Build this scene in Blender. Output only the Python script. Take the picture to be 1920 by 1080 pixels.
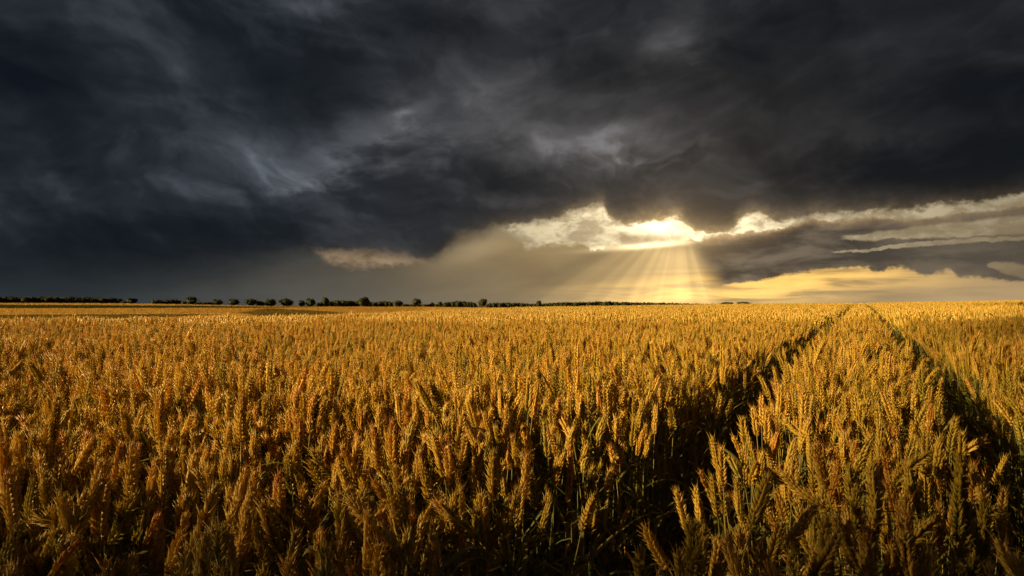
import bpy, bmesh, math, random
import numpy as np
from mathutils import Vector, Matrix, Euler, Quaternion

for o in list(bpy.data.objects):
    bpy.data.objects.remove(o, do_unlink=True)
C = bpy.context.scene.collection
SC = bpy.context.scene
R = math.radians
rng = np.random.default_rng(7)
random.seed(7)

# ------------------------------------------------------------------ camera
FPX = 1280.0                       # focal length in pixels of a 1920 wide frame (24 mm)
HORIZON = 572.0                    # image row of the eye level
PITCH = math.atan((HORIZON - 540.0) / FPX)
CAM_Z = 1.30
CANOPY = 0.90                      # mean height of the ear tips
H_EYE = CAM_Z - CANOPY
cam_d = bpy.data.cameras.new("camera")
cam = bpy.data.objects.new("camera", cam_d)
C.objects.link(cam)
cam.location = (0, 0, CAM_Z)
cam.rotation_euler = (R(90) + PITCH, 0, 0)
cam_d.sensor_width = 36.0
cam_d.lens = 24.0
cam_d.clip_start = 0.02
cam_d.clip_end = 30000
cam_d.dof.use_dof = True
cam_d.dof.focus_distance = 2.2
cam_d.dof.aperture_fstop = 11.0
SC.camera = cam


def ray(px, py):
    """world direction (y forward = 1) of a pixel of the 1920 x 1080 photograph"""
    x = (px - 960.0) / FPX
    z = (540.0 - py) / FPX
    c, s = math.cos(PITCH), math.sin(PITCH)
    y2 = c - z * s
    z2 = s + z * c
    return Vector((x / y2, 1.0, z2 / y2))


def azel(px, py):
    d = ray(px, py).normalized()
    return math.degrees(math.atan2(d.x, d.y)), math.degrees(math.asin(d.z))


# ------------------------------------------------------------------ light
GLOW_AZ, GLOW_EL = azel(1274, 392)          # the break in the clouds that the rays fan out from
SUN_AZ, SUN_EL = -102.0, 19.0                # the low sun that lights the ears, over the viewer's left shoulder
SC.view_settings.view_transform = 'Standard'
SC.view_settings.look = 'None'
EXPO = 1.32
SC.view_settings.exposure = EXPO
SC.view_settings.gamma = 1.0
SC.view_settings.use_curve_mapping = False
SC.cycles.max_bounces = 6
SC.cycles.diffuse_bounces = 3
SC.cycles.transmission_bounces = 4
SC.cycles.transparent_max_bounces = 6
SC.cycles.sample_clamp_indirect = 4.0
SC.cycles.use_denoising = True

sun_d = bpy.data.lights.new("sun", 'SUN')
sun_d.energy = 5.0
sun_d.angle = R(0.5)
sun_d.color = (1.0, 0.74, 0.33)
sun = bpy.data.objects.new("sun", sun_d)
C.objects.link(sun)
sun.location = (20, 60, 30)
to_sun = Vector((math.sin(R(SUN_AZ)) * math.cos(R(SUN_EL)), math.cos(R(SUN_AZ)) * math.cos(R(SUN_EL)), math.sin(R(SUN_EL))))
sun.rotation_euler = to_sun.to_track_quat('Z', 'Y').to_euler()

# ------------------------------------------------------------------ sky
class N:
    """a float socket with arithmetic that builds math nodes"""
    nt = None
    vec = {}

    def __init__(self, s):
        self.s = s

    @staticmethod
    def put(sock, v):
        if isinstance(v, N):
            N.nt.links.new(v.s, sock)
        else:
            sock.default_value = v

    @staticmethod
    def m(op, *a, clamp=False):
        n = N.nt.nodes.new('ShaderNodeMath')
        n.operation = op
        n.use_clamp = clamp
        for i, v in enumerate(a):
            N.put(n.inputs[i], v)
        return N(n.outputs[0])

    def __add__(s, o): return N.m('ADD', s, o)
    __radd__ = __add__
    def __sub__(s, o): return N.m('SUBTRACT', s, o)
    def __rsub__(s, o): return N.m('SUBTRACT', o, s)
    def __mul__(s, o): return N.m('MULTIPLY', s, o)
    __rmul__ = __mul__
    def __truediv__(s, o): return N.m('DIVIDE', s, o)
    def __rtruediv__(s, o): return N.m('DIVIDE', o, s)
    def __neg__(s): return N.m('MULTIPLY', s, -1.0)
    def __pow__(s, o): return N.m('POWER', s, o)


def ss(a, b, x):
    """smoothstep from a to b"""
    n = N.nt.nodes.new('ShaderNodeMapRange')
    n.interpolation_type = 'SMOOTHSTEP'
    N.put(n.inputs['Value'], x)
    N.put(n.inputs['From Min'], a); N.put(n.inputs['From Max'], b)
    return N(n.outputs[0])


def noise(x, y, z, scale, detail=6, rough=0.55, lac=2.0, dist=0.0, kind='FBM'):
    c = N.nt.nodes.new('ShaderNodeCombineXYZ')
    for i, v in enumerate((x, y, z)):
        N.put(c.inputs[i], v)
    n = N.nt.nodes.new('ShaderNodeTexNoise')
    n.noise_dimensions = '3D'
    n.noise_type = kind
    N.nt.links.new(c.outputs[0], n.inputs['Vector'])
    n.inputs['Scale'].default_value = scale
    n.inputs['Detail'].default_value = detail
    n.inputs['Roughness'].default_value = rough
    n.inputs['Lacunarity'].default_value = lac
    n.inputs['Distortion'].default_value = dist
    return N(n.outputs['Fac'])


def gauss(X, Y, cx, cy, sx, sy, rot=0.0):
    """elliptical bump of height 1 at (cx, cy)"""
    nt = N.nt
    key = (X.s.as_pointer(), Y.s.as_pointer())
    if key not in N.vec:
        c = nt.nodes.new('ShaderNodeCombineXYZ')
        N.put(c.inputs[0], X); N.put(c.inputs[1], Y)
        N.vec[key] = c.outputs[0]
    mp = nt.nodes.new('ShaderNodeMapping')
    mp.vector_type = 'TEXTURE'
    nt.links.new(N.vec[key], mp.inputs['Vector'])
    mp.inputs['Location'].default_value = (cx, cy, 0)
    mp.inputs['Rotation'].default_value = (0, 0, R(rot))
    mp.inputs['Scale'].default_value = (sx, sy, 1)
    d = nt.nodes.new('ShaderNodeVectorMath')
    d.operation = 'DOT_PRODUCT'
    nt.links.new(mp.outputs[0], d.inputs[0]); nt.links.new(mp.outputs[0], d.inputs[1])
    return N.m('POWER', math.exp(-1.0), N(d.outputs['Value']))


def curve(x, pts, lo, hi, vlo, vhi):
    """piecewise curve of x through pts (x, v)"""
    n = N.nt.nodes.new('ShaderNodeFloatCurve')
    N.put(n.inputs['Value'], (x - lo) / (hi - lo))
    cm = n.mapping
    cv = cm.curves[0]
    pts = sorted(((p - lo) / (hi - lo), (v - vlo) / (vhi - vlo)) for p, v in pts)
    while len(cv.points) < len(pts):
        cv.points.new(0.5, 0.5)
    for p, (a, b) in zip(cv.points, pts):
        p.location = (a, b)
        p.handle_type = 'AUTO_CLAMPED'
    cm.use_clip = False
    cm.update()
    return N(n.outputs[0]) * (vhi - vlo) + vlo


def colmix(f, a, b):
    n = N.nt.nodes.new('ShaderNodeMix')
    n.data_type = 'RGBA'
    N.put(n.inputs[0], f)
    for k, v in ((6, a), (7, b)):
        if isinstance(v, tuple):
            n.inputs[k].default_value = (*v, 1)
        else:
            N.nt.links.new(v, n.inputs[k])
    return n.outputs[2]


def colscale(c, k):
    n = N.nt.nodes.new('ShaderNodeVectorMath')
    n.operation = 'SCALE'
    if isinstance(c, tuple):
        n.inputs[0].default_value = c
    else:
        N.nt.links.new(c, n.inputs[0])
    N.put(n.inputs['Scale'], k)
    return n.outputs[0]


def coladd(a, b):
    n = N.nt.nodes.new('ShaderNodeVectorMath')
    n.operation = 'ADD'
    N.nt.links.new(a, n.inputs[0]); N.nt.links.new(b, n.inputs[1])
    return n.outputs[0]


def colmul(a, b):
    n = N.nt.nodes.new('ShaderNodeVectorMath')
    n.operation = 'MULTIPLY'
    N.nt.links.new(a, n.inputs[0])
    if isinstance(b, tuple):
        n.inputs[1].default_value = b
    else:
        N.nt.links.new(b, n.inputs[1])
    return n.outputs[0]


def build_sky():
    w = bpy.data.worlds.new("World")
    SC.world = w
    w.use_nodes = True
    nt = N.nt = w.node_tree
    nt.nodes.clear()
    out = nt.nodes.new('ShaderNodeOutputWorld')
    bg = nt.nodes.new('ShaderNodeBackground')
    STR = 0.10
    bg.inputs['Strength'].default_value = STR
    nt.links.new(bg.outputs[0], out.inputs[0])
    tc = nt.nodes.new('ShaderNodeTexCoord')
    sep = nt.nodes.new('ShaderNodeSeparateXYZ')
    nt.links.new(tc.outputs['Generated'], sep.inputs[0])
    dx, dy, dz = (N(sep.outputs[i]) for i in range(3))
    DEG = 180 / math.pi
    az = N.m('ARCTAN2', dx, dy) * DEG                       # compass angle, degrees right of +Y
    el = N.m('ARCSINE', dz) * DEG                           # height above the horizon, degrees

    def A(px, py=480): return azel(px, py)[0]
    def P(*pts): return [azel(x, y) for x, y in pts]

    # clear sky above the clouds
    sky = nt.nodes.new('ShaderNodeTexSky')
    sky.sky_type = 'NISHITA'
    sky.sun_disc = False
    sky.sun_elevation = R(SUN_EL)
    sky.sun_rotation = R(SUN_AZ)
    sky.dust_density = 3.0
    sky.air_density = 1.0
    sky.altitude = 0.0

    # cloud plane coordinates (perspective of a flat deck), and turbulence
    inv = 1.0 / (N.m('MAXIMUM', dz, 0.0) + 0.10)
    cu, cv = dx * inv, dy * inv
    wa = noise(cu, cv, 0.0, 1.3, 4) - 0.5
    wb = noise(cu, cv, 7.3, 1.3, 4) - 0.5
    fine = noise(az * 0.6, el, 3.1, 0.55, 7, 0.62) - 0.5     # edge fringe of the clouds
    fine3 = noise(az * 0.8, el, 21.7, 3.0, 5, 0.65) - 0.5
    fine2 = noise(az * 0.8, el, 9.7, 1.3, 6, 0.65) - 0.5
    puff = noise(az * 0.45, el * 1.1, 5.5, 0.30, 8, 0.62, 2.1, 0.4) - 0.5
    azw = az + puff * 5.0 + fine * 1.5
    elw = el + fine * 1.6 + puff * 1.3

    # distance to the hidden sun
    dsx, dsy = az - GLOW_AZ, el - GLOW_EL
    ds = N.m('SQRT', dsx * dsx * 0.55 + dsy * dsy)
    near = N.m('EXPONENT', -(ds / 4.5))
    mid = N.m('EXPONENT', -(ds / 10.0))
    wide = N.m('EXPONENT', -(ds / 20.0))

    # ---- hazy air under the deck
    lowc = colmix(ss(A(100), A(700), az), (0.026, 0.032, 0.034), (0.085, 0.080, 0.068))
    lowc = colmix(ss(A(620), A(1150), az), lowc, (0.215, 0.165, 0.100))
    lowc = colmix(ss(A(1500), A(1900), az), lowc, (0.43, 0.30, 0.155))
    hz = N.m('EXPONENT', -(el * el) / 4.0)
    lowc = colscale(lowc, 0.70 + hz * 0.45)
    # gold strip along the horizon under the sun
    gold = gauss(az, el, A(1330, 550), 0.85, 8.5, 1.1) * 1.15 + gauss(az, el, A(1520, 520), 2.2, 8.0, 1.0) * 1.1
    bars = noise(az * 0.16, el * 1.7, 27.0, 1.0, 6, 0.55, 2.0, 0.3)
    gold = gold * (0.30 + ss(0.30, 0.62, bars) * 0.95 + fine * 0.5)
    lowc = coladd(lowc, colscale((0.72, 0.40, 0.070), gold))

    veils = noise(az * 0.13, el * 0.55, 31.0, 1.0, 6, 0.55, 2.0, 0.6)
    lowc = colscale(lowc, 0.62 + veils * 0.78)
    lowc = colmul(lowc, colmix(ss(A(420), A(1080), az), (0.86, 1.0, 1.16), (1.0, 1.0, 1.0)))
    # ---- rays: fan of light and shade round the sun
    ang = N.m('ARCTAN2', dsx, -dsy) * DEG                   # 0 = straight down, negative = left
    rr = N.m('SQRT', dsx * dsx + dsy * dsy)
    r2 = noise(ang, rr * 0.12, 4.2, 0.20, 3, 0.5) - 0.5
    rays = curve(ang + r2 * 5.0, [(-100, .0), (-88, .12), (-82, .40), (-77, .56), (-72, .46), (-66, .30), (-61, .18), (-57, .30), (-53, .44), (-50, .38), (-46, .50), (-42, .42),
                       (-38, .62), (-33, .62), (-28, .80), (-20, .82), (-10, .92), (0, 1.0), (5, .98), (8, .66), (11, .55), (14, .70), (18, .40), (24, .14), (32, 0.0), (60, 0.0)],
                 -100, 60, 0, 1)
    rays = rays * (0.9 + r2 * 0.7)
    fan = ss(2.0, 4.2, rr) * ss(-95, -78, ang) * (1.0 - ss(18, 34, ang))
    shaft = fan * (rays * 0.62 + 0.20) * N.m('EXPONENT', -(rr / 10.5))
    air = coladd(colscale(lowc, 1.0 - fan * (1.0 - rays) * 0.30), colscale((1.0, 0.66, 0.25), shaft * 1.25))
    sheet = gauss(az + fine * 0.8, el, *azel(905, 462), 4.2, 1.1, 24)
    air = coladd(air, colscale((0.13, 0.095, 0.05), sheet))

    # ---- the gap in the deck: bright sky with lit shreds of cloud
    glow = near * 1.05 + mid * 0.42 + wide * 0.34
    tuft = noise(az * 0.75 + fine * 2.0, el * 1.25, 15.1, 0.55, 8, 0.66) - 0.5
    shred = ss(-0.10, 0.12, tuft)
    clear = coladd(colscale(sky.outputs[0], 0.004), colscale((1.0, 0.82, 0.50), glow * 1.25 + 0.05))
    clear = colmix(shred * 0.85, clear, colscale((0.60, 0.45, 0.25), 0.22 + glow * 0.60))

    # ---- grey deck
    wc = noise(az * 0.5, el * 0.8, 51.0, 0.16, 4, 0.5) - 0.5
    wd = noise(az * 0.5, el * 0.8, 63.0, 0.16, 4, 0.5) - 0.5
    qx, qy = az * 0.62 + wc * 7.5, el - az * 0.10 * ss(A(700), A(1300), az) + az * 0.10 * (1.0 - ss(A(200), A(800), az)) + wd * 6.0
    big = noise(qx, qy, 1.0, 0.105, 6, 0.46)
    big_s = noise(qx + 0.5, qy + 1.3, 1.0, 0.105, 6, 0.46)
    det = noise(qx * 1.1, qy * 1.1, 6.0, 0.34, 6, 0.58)
    det_s = noise(qx * 1.1 + 0.25, qy * 1.1 + 0.55, 6.0, 0.34, 6, 0.58)
    relief = (big - big_s) * 2.9 + (det - det_s) * 0.60
    lum = (big - 0.5) * 1.05 + (det - 0.5) * 0.26 + relief
    X2, Y2 = az + (big - 0.5) * 9.0 + wa * 8.0, el + (det - 0.5) * 6.0 + wb * 6.0
    spots = None
    for px, py, sx, sy, rot, k in (
            (735, 218, 4.0, 2.2, 20, .44), (725, 214, 1.0, .6, 25, .16), (560, 290, 7, 2.4, 12, .27), (330, 235, 6, 1.3, -8, .12),
            (620, 300, 4.5, 1.3, 15, .25), (900, 200, 5, 5, 40, .26), (1130, 262, 4, 2.2, 10, .50), (1235, 285, 4, 1.0, 10, .22),
            (1265, 60, 3.2, 2.2, 35, .36), (1275, 50, .9, .5, 40, .10), (1640, 160, 6, 2.0, 22, .20), (1590, 262, 5, 1.6, 8, .20),
            (400, 130, 7, 4, -25, .08), (960, 265, 9, 4, 0, .15), (480, 40, 9, 3, 0, .05), (1010, 30, 6, 4, 40, .12), (600, 20, 3, 2, 40, .14),
            (60, 235, 7, 2.0, 0, .04), (140, 110, 9, 3, 0, -.08),
            (40, 440, 11, 5, 0, -.20), (330, 470, 9, 2.0, 5, -.20), (1840, 110, 11, 9, 30, -.34), (1450, 30, 8, 4, 10, -.20), (440, 90, 7, 2, -25, -.22),
            (30, 20, 9, 7, 0, -.18), (650, 130, 8, 2.0, -12, -.20), (850, 400, 12, 2, 5, -.05), (1500, 330, 14, 3, 3, -.12),
            (1880, 330, 7, 5, 0, -.14), (700, 345, 9, 2.0, 5, -.10), (1050, 130, 5, 3, 30, -.10)):
        ca, ce = azel(px, py)
        g = gauss(X2, Y2, ca, ce, sx, sy, rot) * k
        spots = g if spots is None else spots + g
    L = lum * 0.54 + spots * 0.85 + 0.40
    L = N.m('MAXIMUM', L, 0.0)
    deckc = nt.nodes.new('ShaderNodeValToRGB')
    N.put(deckc.inputs[0], L)
    cr = deckc.color_ramp
    cr.elements[0].position = 0.0; cr.elements[0].color = (0.0062, 0.0082, 0.0110, 1)
    cr.elements[1].position = 1.0; cr.elements[1].color = (0.190, 0.190, 0.205, 1)
    for p, c in ((0.25, (0.0130, 0.0152, 0.0182)), (0.42, (0.0225, 0.0250, 0.0290)), (0.60, (0.045, 0.047, 0.052)), (0.78, (0.085, 0.086, 0.092))):
        e = cr.elements.new(p); e.color = (*c, 1)
    deck = deckc.outputs[0]
    # warmth near the gap
    warm = N.m('EXPONENT', -(ds / 6.0))
    deck = coladd(deck, colscale((0.10, 0.068, 0.036), warm * (0.2 + L * 0.8)))
    deck = colmul(deck, colmix(ss(A(350), A(1000), az), (0.86, 0.985, 1.10), (1.0, 1.0, 1.0)))

    bn0 = noise(az * 0.35, el * 0.7, 44.0, 0.8, 4, 0.55)
    # ---- where the deck ends (its lower edge)
    B = dict(lo=-42, hi=42, vlo=-2, vhi=16)
    edge = curve(azw * 0.35 + az * 0.65, [(-42, azel(0, 490)[1])] + P((0, 490), (300, 492), (520, 480), (620, 472), (740, 480), (806, 489), (835, 470), (872, 446), (940, 429), (985, 422),
                                (1047, 412), (1066, 401), (1127, 390), (1138, 408), (1167, 420), (1213, 413), (1247, 408), (1278, 412), (1292, 428), (1314, 440), (1345, 441), (1372, 434), (1390, 412), (1416, 401), (1447, 409), (1485, 409), (1535, 403), (1590, 399), (1663, 395), (1713, 391), (1800, 381), (1918, 362)) + [(42, azel(1920, 350)[1])], **B)
    soft_l = 1.0 - ss(A(420), A(620), az)
    over = el + fine * 1.3 + fine2 * 0.9 + fine3 * 0.35 - edge
    wid = 0.07 + ss(0.42, 0.62, big) * 0.40 + soft_l * 2.2 + ss(A(790), A(840), az) * (1.0 - ss(A(900), A(960), az)) * 0.8 + ss(A(1480), A(1700), az) * 0.12
    m_deck = ss(-wid, wid, over + soft_l * 0.4)
    rim_deck = N.m('EXPONENT', -(N.m('ABSOLUTE', over) / 0.50)) * (1.0 - soft_l)
    # ---- what lies under the gap: top edge of the hazy air / right hand cloud band
    top = curve(az, [(-42, azel(0, 420)[1])] + P((0, 420), (540, 440), (600, 478), (625, 493), (665, 499), (740, 498), (800, 491), (830, 474), (870, 449), (935, 434), (970, 446), (1000, 462), (1040, 458), (1080, 454),
                                (1112, 468), (1180, 463), (1260, 456), (1312, 450), (1345, 445), (1400, 438), (1450, 430), (1480, 421), (1505, 412),
                                (1530, 408), (1560, 412), (1610, 408), (1640, 405), (1672, 411), (1720, 412), (1780, 405), (1918, 388)) + [(42, azel(1920, 380)[1])], **B)
    over_t = el + fine * 1.1 + fine2 * 0.9 + fine3 * 0.35 - top
    tw = 0.13 + ss(0.40, 0.60, bn0) * 0.30 + (1.0 - ss(A(640), A(800), az)) * 0.25 + (1.0 - ss(A(900), A(1010), az)) * ss(A(790), A(830), az) * 1.1
    m_gap = ss(-tw, tw, over_t) * (1.0 - ss(A(795), A(825), az) * (1.0 - ss(A(905), A(955), az + fine * 1.5)))
    rim_t = N.m('EXPONENT', -(N.m('ABSOLUTE', over_t) / 0.30)) * ss(A(900), A(1150), az)
    # the shelf of cloud that crosses the gap above the bright streak
    shelf = gauss(az + fine * 2.0, el, *azel(1195, 447), 3.2, 0.42, -6) * (0.9 + fine * 1.5)
    # right hand band
    bot = curve(az, [(-42, 9.0)] + P((1255, 440), (1290, 540), (1323, 541), (1380, 532), (1430, 522), (1480, 514), (1547, 506), (1627, 502), (1647, 512), (1673, 502),
                                (1713, 507), (1733, 513), (1775, 509), (1800, 520), (1847, 523), (1915, 528)) + [(42, azel(1920, 530)[1])], **B)
    over_b = el + fine * 1.0 + fine2 * 0.7 + fine3 * 0.3 - bot
    m_band = ss(-0.12, 0.16, over_b) * (1.0 - ss(-0.10, 0.12, over_t)) * ss(A(1288), A(1338), az + (el - azel(1310, 462)[1]) * 0.42 + fine * 0.7)
    # bright openings inside the band
    def lens(p0, p1, th, k=1.0):
        (a0, e0), (a1, e1) = azel(*p0), azel(*p1)
        t = (az - a0) / (a1 - a0)
        tc = N.m('MINIMUM', N.m('MAXIMUM', t, 0.0), 1.0)
        line = e0 + tc * (e1 - e0) + fine * 0.7 + fine2 * 0.5
        thick = N.m('SQRT', tc) * th
        d = N.m('ABSOLUTE', el - line) / (thick + 0.04)
        return (1.0 - ss(0.65, 1.25, d)) * ss(-0.02, 0.06, t) * k
    holes = N.m('MAXIMUM', lens((1575, 448), (1900, 422), 0.62, 0.85), lens((1555, 474), (1800, 452), 0.15, 0.7))
    holes = N.m('MAXIMUM', holes, lens((1850, 498), (1925, 510), 0.5, 0.45))
    holes = N.m('MAXIMUM', holes, lens((1735, 400), (1915, 372), 0.16, 0.35))
    m_band = m_band * (1.0 - holes)
    bn = noise(az * 0.22, el * 0.8, 11.0, 0.9, 7, 0.6, 2.0, 0.3)
    bandc = colmix(ss(0.36, 0.68, bn), (0.040, 0.035, 0.031), (0.165, 0.130, 0.092))
    bandc = colmix(ss(A(1500), A(1880), az) * 0.6, bandc, (0.115, 0.095, 0.068))
    bandc = coladd(bandc, colscale((0.30, 0.19, 0.08), warm * 0.25))
    rim_b = N.m('EXPONENT', -(N.m('ABSOLUTE', over_b) / 0.22))
    bandc = coladd(bandc, colscale((0.55, 0.33, 0.12), (rim_b * 0.10 + rim_t * mid * 1.1)))

    # ---- compose, back to front
    col = clear
    pinkish = colscale((0.40, 0.28, 0.17), 0.70 + fine * 1.6 + fine2 * 0.8)
    col = colmix(1.0 - ss(A(800), A(860), az), col, pinkish)
    col = colmix(N.m('MINIMUM', shelf, 1.0) * 0.75, col, (0.30, 0.21, 0.11))
    col = colmix((1.0 - m_gap) * (1.0 - holes), col, air)
    # streak of light under the shelf
    stk = gauss(az + fine * 0.8, el + fine * 0.20, *azel(1222, 460), 3.6, 0.22, 4)
    col = coladd(col, colscale((1.0, 0.78, 0.42), stk * 1.3))
    hot = gauss(az + fine, el + fine2 * 0.7, *azel(1240, 428), 1.7, 0.62, 0)
    col = coladd(col, colscale((1.2, 0.95, 0.55), hot * 0.9))
    col = colmix(m_band, col, bandc)
    deck = coladd(deck, colscale((0.75, 0.50, 0.22), rim_deck * (near * 0.75 + mid * 0.28)))
    col = colmix(m_deck, col, deck)
    # veil of light hanging in front of everything round the sun
    veil = gauss(az, el, A(1265, 470), azel(1265, 455)[1], 4.5, 2.6)
    col = coladd(col, colscale((0.16, 0.105, 0.045), veil))
    # below the horizon: dark soil colour
    col = colmix(ss(-0.2, -1.5, el), col, (0.03, 0.022, 0.012))
    fin = colscale(col, 1.0 / STR / 2 ** EXPO)
    nt.links.new(fin, bg.inputs['Color'])


build_sky()


# ------------------------------------------------------------------ added slab, out of view, that shades the front of the field
def build_added_cloud():
    """lumpy sun-blocking slab, added out of view, towards the sun, behind the viewer's left shoulder; the notch in it lets the sun onto the middle of the field"""
    m = bpy.data.materials.new('added_cloud')
    m.use_nodes = True
    nt = m.node_tree
    p = nt.nodes['Principled BSDF']
    p.inputs['Base Color'].default_value = (0.45, 0.46, 0.48, 1)
    p.inputs['Roughness'].default_value = 1.0
    p.inputs['Specular IOR Level'].default_value = 0.0
    nz = nt.nodes.new('ShaderNodeTexNoise'); nz.inputs['Scale'].default_value = 0.05; nz.inputs['Detail'].default_value = 8
    geo = nt.nodes.new('ShaderNodeNewGeometry')
    nt.links.new(geo.outputs['Position'], nz.inputs['Vector'])
    b = nt.nodes.new('ShaderNodeBump'); b.inputs['Distance'].default_value = 4.0
    nt.links.new(nz.outputs['Fac'], b.inputs['Height']); nt.links.new(b.outputs[0], p.inputs['Normal'])
    H = 60.0
    hd = R(SUN_AZ) + math.pi
    e1 = np.array([math.sin(hd), math.cos(hd)]); e2 = np.array([-e1[1], e1[0]])
    back = H / math.tan(R(SUN_EL))
    a = np.concatenate([np.arange(-420, -40, 8.0), np.arange(-40, 80, 2.0), np.arange(80, 130, 8.0)])
    bb = np.concatenate([np.arange(-160, -16, 6.0), np.arange(-16, 24, 0.8), np.arange(24, 100, 3.0), np.arange(100, 460, 9.0)])
    A, B = np.meshgrid(a, bb, indexing='ij')
    lump = lambda u, v: np.sin(u * 0.31 + np.sin(v * 0.23) * 1.7) * np.cos(v * 0.37 + np.sin(u * 0.19) * 1.3) + 0.5 * np.sin(u * 0.83 + 1.3 * np.sin(v * 0.71)) * np.cos(v * 0.93)
    near = SHADE_EDGE - B + 0.25 * np.sin(A * 0.9) + 0.2 * np.sin(A * 0.33 + 1)         # > 0: in the shade, front strip
    left = (SHADE_LEFT - 0.45 * np.maximum(B, 0)) - A + 1.0 * np.sin(B * 0.21)
    left = np.minimum(left, 45.0 - B + 3 * np.sin(A * 0.17))
    right = np.minimum(A - (SHADE_RIGHT + 1.15 * B) + (1.0 + 0.05 * np.maximum(B, 0)) * np.sin(B * 0.3) + 0.03 * B * np.sin(B * 1.1), (75 - B) - A)
    S = np.maximum(np.maximum(near * 1.0, left), right)
    S[0, :] = S[-1, :] = -1; S[:, 0] = S[:, -1] = -1
    th = np.clip(np.maximum(S, 0) * 0.05, 0, 14)
    ins = S > 0
    X = e1[0] * (A - back) + e2[0] * B; Y = e1[1] * (A - back) + e2[1] * B
    top = H + 0.4 * th * (1 + 0.35 * lump(A, B)) + 0.05
    bot = H - 0.35 * th * (1 + 0.5 * lump(A + 40, B - 17)) - 0.05
    na, nb = A.shape
    V = np.concatenate([np.stack([X, Y, top], -1).reshape(-1, 3), np.stack([X, Y, bot], -1).reshape(-1, 3)])
    n = na * nb
    cell = ins[:-1, :-1] & ins[1:, :-1] & ins[:-1, 1:] & ins[1:, 1:]
    F = []
    for i, j in zip(*np.nonzero(cell)):
        q = [i * nb + j, (i + 1) * nb + j, (i + 1) * nb + j + 1, i * nb + j + 1]
        F.append(q); F.append([k + n for k in q[::-1]])
        for di, dj, k0, k1 in ((0, -1, 0, 1), (1, 0, 1, 2), (0, 1, 2, 3), (-1, 0, 3, 0)):
            ii, jj = i + di, j + dj
            if not (0 <= ii < cell.shape[0] and 0 <= jj < cell.shape[1]) or not cell[ii, jj]:
                F.append([q[k1], q[k0], q[k0] + n, q[k1] + n])
    used = np.zeros(2 * n, bool)
    for q in F:
        used[q] = True
    remap = np.cumsum(used) - 1
    me = bpy.data.meshes.new('added_cloud')
    me.from_pydata(V[used].tolist(), [], [[int(remap[k]) for k in q] for q in F])
    me.materials.append(m)
    me.polygons.foreach_set('use_smooth', np.ones(len(F), bool))
    me.update()
    o = bpy.data.objects.new('added_cloud', me)
    C.objects.link(o)
    o['kind'] = 'structure'


SHADE_EDGE, SHADE_LEFT, SHADE_RIGHT = 1.86, 1.4, 2.5
build_added_cloud()


# ------------------------------------------------------------------ helpers
def srgb(r, g, b):
    f = lambda c: (c / 255 / 12.92) if c <= 10 else ((c / 255 + 0.055) / 1.055) ** 2.4
    return (f(r), f(g), f(b))


def tag(o, label=None, cat=None, group=None, kind=None):
    for k, v in (('label', label), ('category', cat), ('group', group), ('kind', kind)):
        if v:
            o[k] = v
    return o


def empty(name, loc):
    o = bpy.data.objects.new(name, None)
    C.objects.link(o)
    o.location = loc
    o.empty_display_size = 0.1
    return o


class MB:
    """collects vertices, faces, material slots and one value per vertex"""
    def __init__(self):
        self.v, self.f, self.m, self.t = [], [], [], []

    def add(self, verts, faces, mat=0, tint=0.5):
        n = len(self.v)
        self.v += [tuple(p) for p in verts]
        self.t += list(tint) if hasattr(tint, '__len__') else [tint] * len(verts)
        self.f += [tuple(i + n for i in q) for q in faces]
        self.m += [mat] * len(faces)

    def tube(self, pts, rad, sides=5, mat=0, tint=0.5, cap=True):
        pts = [Vector(p) for p in pts]
        rad = rad if hasattr(rad, '__len__') else [rad] * len(pts)
        ref = Vector((0.31, 0.95, 0.05))
        vs, fs = [], []
        for i, p in enumerate(pts):
            d = (pts[min(i + 1, len(pts) - 1)] - pts[max(i - 1, 0)]).normalized()
            a = d.cross(ref)
            if a.length < 1e-3:
                a = d.cross(Vector((1, 0, 0)))
            a.normalize(); b = d.cross(a)
            for k in range(sides):
                w = 2 * math.pi * k / sides
                vs.append(p + (a * math.cos(w) + b * math.sin(w)) * rad[i])
        for i in range(len(pts) - 1):
            for k in range(sides):
                k2 = (k + 1) % sides
                fs.append((i * sides + k, i * sides + k2, (i + 1) * sides + k2, (i + 1) * sides + k))
        if cap:
            fs.append(tuple(range(sides))[::-1])
            fs.append(tuple((len(pts) - 1) * sides + k for k in range(sides)))
        self.add(vs, fs, mat, tint)

    def mesh(self, name, mats, smooth=True):
        me = bpy.data.meshes.new(name)
        me.from_pydata(self.v, [], self.f)
        for m in mats:
            me.materials.append(m)
        me.polygons.foreach_set('material_index', np.array(self.m, dtype=np.int32))
        me.polygons.foreach_set('use_smooth', np.full(len(self.f), smooth, dtype=bool))
        at = me.attributes.new('tint', 'FLOAT', 'POINT')
        at.data.foreach_set('value', np.array(self.t, dtype=np.float32))
        me.update()
        return me


def link(name, me, parent=None, loc=None, rot=None, scale=None):
    o = bpy.data.objects.new(name, me)
    C.objects.link(o)
    if parent:
        o.parent = parent
    if loc is not None:
        o.location = loc
    if rot is not None:
        o.rotation_mode = 'QUATERNION' if isinstance(rot, Quaternion) else 'XYZ'
        if isinstance(rot, Quaternion):
            o.rotation_quaternion = rot
        else:
            o.rotation_euler = rot
    if scale is not None:
        o.scale = scale if hasattr(scale, '__len__') else (scale,) * 3
    return o


# ------------------------------------------------------------------ materials
def new_mat(name):
    m = bpy.data.materials.new(name)
    m.use_nodes = True
    nt = m.node_tree
    nt.nodes.clear()
    out = nt.nodes.new('ShaderNodeOutputMaterial')
    return m, nt, out


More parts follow.
